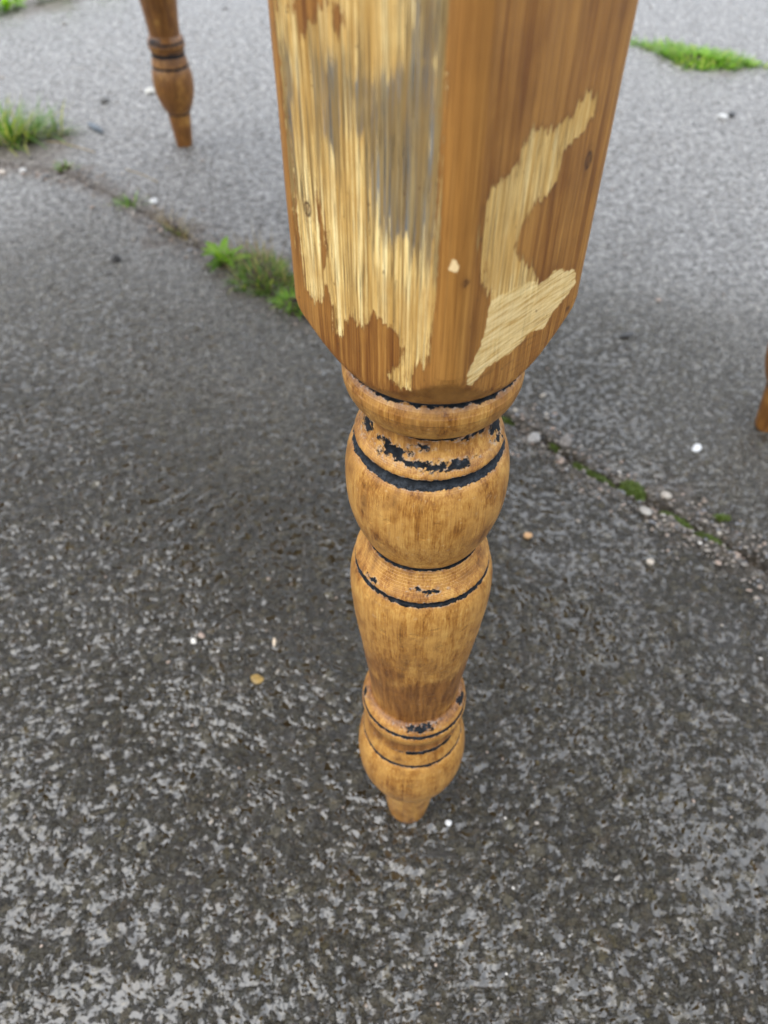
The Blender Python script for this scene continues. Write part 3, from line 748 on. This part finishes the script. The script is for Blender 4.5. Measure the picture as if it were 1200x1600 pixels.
def moss_cushion(x, y, rx, ry, rot, label, seed, hh=.007, n=900, group='moss cushions in the slab joint', mat=None, bl=.0045):
    mat = mat or G_moss
    o = lump_mesh('moss_cushion', rx, ry, hh, rot, seed, mat); o.location = (x, y, min(gz(x, y), .002) - .001)
    tag(o, label, 'moss', group)
    R = random.Random(seed); V, F, A = [], [], []
    for _ in range(n):
        a = R.uniform(0, 2 * math.pi); q = math.sqrt(R.random()) * .97
        u, v = q * math.cos(a) * rx, q * math.sin(a) * ry
        bx, by = u * math.cos(rot) - v * math.sin(rot), u * math.sin(rot) + v * math.cos(rot)
        blade(V, F, A, bx, by, hh * (1 - q * q) * .8, R.uniform(0, 6.3), bl * R.uniform(.5, 1.2), .0014, R.uniform(0, 1), R.uniform(0, 1), R.random(), 2)
    s = mesh_obj('moss_shoots', V, F, mat, o, True); fattr(s.data, 'rnd', np.array(A)); s['kind'] = 'stuff'
    return o

JA = math.atan2(-.045, .045)            # the joint runs this way
clump('grass_tuft', -.790, 1.665, .095, .055, .2, 420, .085, .0042, G_grass, 'large green grass tuft at the left edge of the photo beside the far slab', 'grass tuft', 1, lean=(.1, 1.3), dryp=.30)
clump('grass_tuft', -.622, 1.512, .014, .008, .2, 50, .020, .0022, G_lime, 'tiny yellow-green tuft in the joint just right of the large left tuft', 'grass tuft', 2, dryp=.3)
clump('grass_tuft', -.463, 1.366, .018, .012, .2, 110, .032, .0022, G_lime, 'small bright green tuft alone in the joint, below the far table leg', 'grass tuft', 3)
clump('dry_grass', -.365, 1.280, .055, .014, -.75, 90, .046, .0013, G_dry, 'wispy straw-coloured dry grass in the joint left of the broad-leaved weed', 'dry grass', 4, lean=(.2, 1.3), dryp=.3)
clump('grass_tuft', -.368, 1.262, .020, .008, -.4, 60, .016, .002, G_grass, 'short dark green tuft at the foot of the dry wispy grass', 'grass tuft', 5)
# broad-leaved weed in the joint
wd_ = empty('broadleaf_weed', (-.262, 1.160, gz(-.262, 1.160)))
tag(wd_, 'low broad-leaved weed with bright lime leaves in the slab joint left of the table block', 'weed')
Rw = random.Random(5)
for i in range(13):
    leaf('leaf', wd_, i * 2.4 + Rw.uniform(-.3, .3), Rw.uniform(.028, .048), Rw.uniform(.013, .021), Rw.uniform(.25, .9), (.62 if i % 3 else .98) * Rw.uniform(.8, 1), G_leaf, (Rw.uniform(-.008, .008), Rw.uniform(-.008, .008), .003), Rw.uniform(.4, 1.1))
leaf('leaf', wd_, 3.5, .034, .018, 1.35, .25, G_leaf); leaf('leaf', wd_, 4.4, .048, .009, 1.25, .12, G_leaf, curl=.3)
clump('grass_tuft', -.185, 1.105, .060, .038, JA, 620, .034, .0026, G_grass, 'dense mossy green grass tuft between the broad-leaved weed and the table block', 'grass tuft', 7, lean=(.1, 1.3), dryp=.28)
clump('dead_stems', -.205, 1.140, .075, .035, JA, 170, .050, .0012, G_dry, 'thin brown dead stems standing behind the mossy tuft in the joint', 'dead stems', 8, lean=(.1, 1.35), droop=(0, .5), dryp=0)
clump('grass_tuft', -.140, 1.030, .024, .018, JA, 170, .026, .0030, G_leaf, 'small leafy green tuft low against the left side of the table block', 'grass tuft', 9, lean=(.3, 1.3))
tb = moss_cushion(.255, .667, .032, .0095, JA, 'dark brown-green moss strip, highest and longest right of the leg', 23, .006)
moss_cushion(.294, .638, .016, .0120, JA, 'bright green moss cushion at the lower end of the brown moss strip', 24, .009, mat=G_moss)
moss_cushion(.335, .590, .021, .0100, JA, 'elongated green moss cushion midway along the right part of the joint', 25)
moss_cushion(.366, .560, .020, .0090, JA, 'green moss cushion nearest the right edge in the joint', 26)
moss_cushion(.384, .590, .010, .0040, 0, 'tiny moss fleck lying off the joint towards the right leg', 27, .004, 300)
moss_cushion(.160, .770, .012, .006, JA, 'small moss tuft tucked beside the top of the turned leg', 28, .006, 400)
moss_cushion(.213, .716, .007, .004, JA, 'small green moss dab between the leg and the brown moss strip', 29, .004, 250)
# far right green mat: grass with a few broad leaves at its right end
pm_ = clump('grass_mat', .795, 2.165, .140, .060, -.62, 2000, .030, .0048, G_lime, 'bright green flat mat of weeds on the far slab at upper right', 'weed mat', 31, lean=(.2, 1.4), dryp=.22)
for i in range(24):
    t = Rw.uniform(-.03, .12)
    leaf('leaf', pm_, Rw.uniform(0, 6.3), Rw.uniform(.018, .032), Rw.uniform(.012, .018), Rw.uniform(.5, 1.3), Rw.uniform(.1, .9), G_leaf, (t * .81 + Rw.uniform(-.02, .02), -t * .58 + Rw.uniform(-.02, .02), .006))
# top-left plants
for k, (x, y, n_, sd_, lab) in enumerate(((-1.12, 2.60, 22, 41, 'leafy green weeds cut off by the top left corner'), (-1.00, 2.72, 18, 42, 'leafy green weeds at the top edge, right of the corner clump'), (-.88, 2.80, 10, 43, 'small weed sprig at the top edge, rightmost of the corner weeds'))):
    e = empty('broadleaf_weed', (x, y, gz(x, y))); tag(e, lab, 'weed', 'weeds along the top left edge')
    Rk = random.Random(sd_)
    for i in range(n_):
        leaf('leaf', e, Rk.uniform(0, 6.3), Rk.uniform(.035, .07), Rk.uniform(.018, .032), Rk.uniform(.2, 1.1), Rk.uniform(.0, .95), G_leaf, (Rk.uniform(-.06, .06), Rk.uniform(-.05, .05), .003), Rk.uniform(.5, 1.2))

# ================================================================== STONES AND LITTER
def pebble(x, y, r, c, label, seed, sq=(1, 1, .6), cat='pebble', name='pebble', rough=.45, sink=.25, rz=None):
    import bmesh
    bm = bmesh.new(); bmesh.ops.create_icosphere(bm, subdivisions=3, radius=1)
    R = np.random.default_rng(seed)
    planes = [(lambda v: v / np.linalg.norm(v))(R.normal(size=3)) for _ in range(9)]
    for v in bm.verts:
        p = np.array(v.co)
        for q in planes:                                # chop facets to give a broken-stone shape
            d = p @ q
            if d > .72: p = p - q * (d - .72) * .85
        v.co = p * r * np.array(sq) / .82
    for f in bm.faces: f.smooth = True
    me = bpy.data.meshes.new(name); bm.to_mesh(me); bm.free()
    me.materials.append(mat_plain(name + '_stone', tuple(k * .6 for k in c), c, rough, 260))
    o = bpy.data.objects.new(name, me); col.objects.link(o)
    o.location = (x, y, gz(x, y) + r * sq[2] * (1 - sink)); o.rotation_euler = (0, 0, R.uniform(0, 6) if rz is None else rz)
    return tag(o, label, cat)
PB = [(-.442, 1.166, .0078, (.045, .042, .038), 'dark grey stone lying alone on the near slab at left', (1, .9, .7)),
      (-.632, 1.868, .0110, (.13, .125, .115), 'grey stone with a dark underside on the far slab left of the far leg', (1, .8, .6)),
      (-.540, 1.925, .0095, (.55, .53, .47), 'white stone touching the view of the far leg bulb', (1.2, .8, .7)),
      (-.419, 1.368, .0070, (.80, .79, .76), 'small white pebble beside the small bright tuft in the joint', (1, .9, .7)),
      (-.741, 1.500, .0065, (.58, .50, .42), 'cream pebble at the very left edge of the joint', (1, .9, .7)),
      (-.701, 1.502, .0065, (.55, .53, .50), 'pale grey pebble second from the left edge by the joint', (1, .9, .7)),
      (.161, .565, .0042, (.62, .36, .16), 'orange-tan wood chip coloured stone right of the turned leg', (1.1, .9, .6)),
      (.388, .706, .0058, (.86, .86, .84), 'round bright white pebble on the slab at right', (1.1, .9, .6)),
      (-.190, .427, .0028, (.80, .75, .66), 'tiny cream pebble on the dark wet slab, left of the leg', (1, 1, .7)),
      (-.109, .426, .0032, (.72, .58, .42), 'tiny tan splinter of stone left of the leg vase', (1.4, .5, .6)),
      (.737, 1.769, .0095, (.60, .59, .56), 'pale pebble on the far slab below the green mat', (1, .9, .7)),
      (.760, 1.782, .0080, (.05, .05, .05), 'small black stone beside the pale pebble on the far slab', (1, .8, .6)),
      (.054, .246, .0026, (.80, .79, .76), 'tiny white chip on the wet concrete right of the leg foot', (1, .9, .6)),
      (.288, .526, .0042, (.52, .45, .36), 'buff pebble below the mossy joint near the right edge', (1, .9, .6)),
      (-.122, .384, .0052, (.30, .19, .05), 'mustard-brown flat stone set in the dark slab left of the leg', (1.1, .9, .25)),
      (.355, .950, .0070, (.035, .033, .03), 'black chip on the far slab behind the block', (1.6, .6, .4)),
      (.300, .600, .0060, (.42, .39, .34), 'grey stone wedged beside the joint moss', (1.2, .8, .6)),
      (.226, .716, .0080, (.20, .175, .15), 'brown-grey stone in the crumbled joint right of the leg', (1.2, .9, .7)),
      (.190, .728, .0075, (.34, .32, .29), 'pale broken stone on the near side of the crumbled joint', (1.3, .9, .6)),
      (.33, .625, .0055, (.45, .40, .33), 'cream stone just above the elongated moss cushion', (1.2, .8, .6))]
for i, (x, y, r, c, lab, sq) in enumerate(PB):
    pebble(x, y, r, c, lab, 100 + i, sq, sink=.3 if sq[2] > .3 else .6)
pebble(-.615, 1.714, .030, (.085, .105, .125), 'blue-grey flat stick-like slate sliver on the far slab at left', 140, (1, .22, .16), 'slate sliver', 'slate_sliver', rz=math.atan2(-.073, .060))

def strand(pts, r, mat, label, cat, name):
    cu = bpy.data.curves.new(name, 'CURVE'); cu.dimensions = '3D'; cu.bevel_depth = r; cu.bevel_resolution = 1
    sp = cu.splines.new('POLY'); sp.points.add(len(pts) - 1)
    for p, q in zip(sp.points, pts): p.co = (q[0], q[1], gz(q[0], q[1]) + q[2], 1)
    dg = bpy.data.objects.new('tmp', cu); me = bpy.data.meshes.new_from_object(dg); bpy.data.objects.remove(dg)
    me.name = name
    o = bpy.data.objects.new(name, me); col.objects.link(o); me.materials.clear(); me.materials.append(mat)
    fattr(me, 'rnd', np.full(len(me.vertices), .8)); return tag(o, label, cat)
strand([(-.70, 1.645, .003), (-.66, 1.628, .006), (-.62, 1.606, .004), (-.585, 1.590, .002)], .0011, G_dry, 'thin dry straw lying on the far slab right of the large tuft', 'straw', 'straw')
strand([(-.50, 1.50, .002), (-.46, 1.475, .003), (-.43, 1.452, .002)], .0010, G_dry, 'short brown twig on the far slab above the joint', 'twig', 'twig')

# loose grit: far too many to count
def grit():
    R = np.random.default_rng(3)
    V, F, T_ = [], [], []
    ico = [(0, 0, 1), (.894, 0, .447), (.276, .851, .447), (-.724, .526, .447), (-.724, -.526, .447), (.276, -.851, .447), (0, 0, -.6)]
    fc = [(0, 1, 2), (0, 2, 3), (0, 3, 4), (0, 4, 5), (0, 5, 1), (6, 2, 1), (6, 3, 2), (6, 4, 3), (6, 5, 4), (6, 1, 5)]
    pts = []
    for _ in range(700):                               # over the slabs
        v = R.uniform(-.66, .68); y = y_at(v); Zc = y * math.cos(th) + .65 * math.sin(th)
        pts.append((R.uniform(-.6, .6) * Zc, y, R.uniform(.0006, .0016) * (1 + .9 * y) * (1 if R.random() > .06 else 2.2)))
    for _ in range(2600):                               # along the joint
        i = R.integers(1, len(J) - 2); t = R.random(); p = J[i] * (1 - t) + J[i + 1] * t
        if abs(p[0]) > 1.3 or p[1] < .3: continue
        d = R.normal(0, .014); s = (1 + .7 * p[1])
        pts.append((p[0] + d * .7 * s, p[1] + d * .7 * s, abs(R.normal(.0008, .0010)) * s + .0004))
    P = np.array(pts); z = ground_height(P[:, 0], P[:, 1])[0]
    cols = np.array([(.30, .26, .21), (.42, .37, .30), (.20, .17, .14), (.12, .11, .10), (.34, .25, .19), (.60, .56, .50), (.16, .16, .165), (.26, .20, .15), (.24, .22, .19), (.7, .68, .64)])
    for (x, y, r), zc in zip(pts, z):
        b = len(V); a = R.uniform(0, 6.3); sx, sy, sz = R.uniform(.7, 1.4), R.uniform(.6, 1.), R.uniform(.4, .8)
        ci = cols[R.choice(10, p=[.12, .05, .22, .16, .10, .01, .12, .14, .08, 0.])]
        for q in ico:
            j = R.uniform(.75, 1.2); u, v = q[0] * sx * j, q[1] * sy * j
            V.append((x + r * (u * math.cos(a) - v * math.sin(a)), y + r * (u * math.sin(a) + v * math.cos(a)), zc + r * q[2] * sz * j + r * .1)); T_.append(ci)
        F += [tuple(b + k for k in f) for f in fc]
    o = mesh_obj('gravel', V, F, mat_gravel(), None, False); cattr(o.data, 'tint', np.array(T_))
    tag(o, 'loose grit and tiny stones scattered over the slabs and along the joint', 'gravel', kind='stuff')
grit()
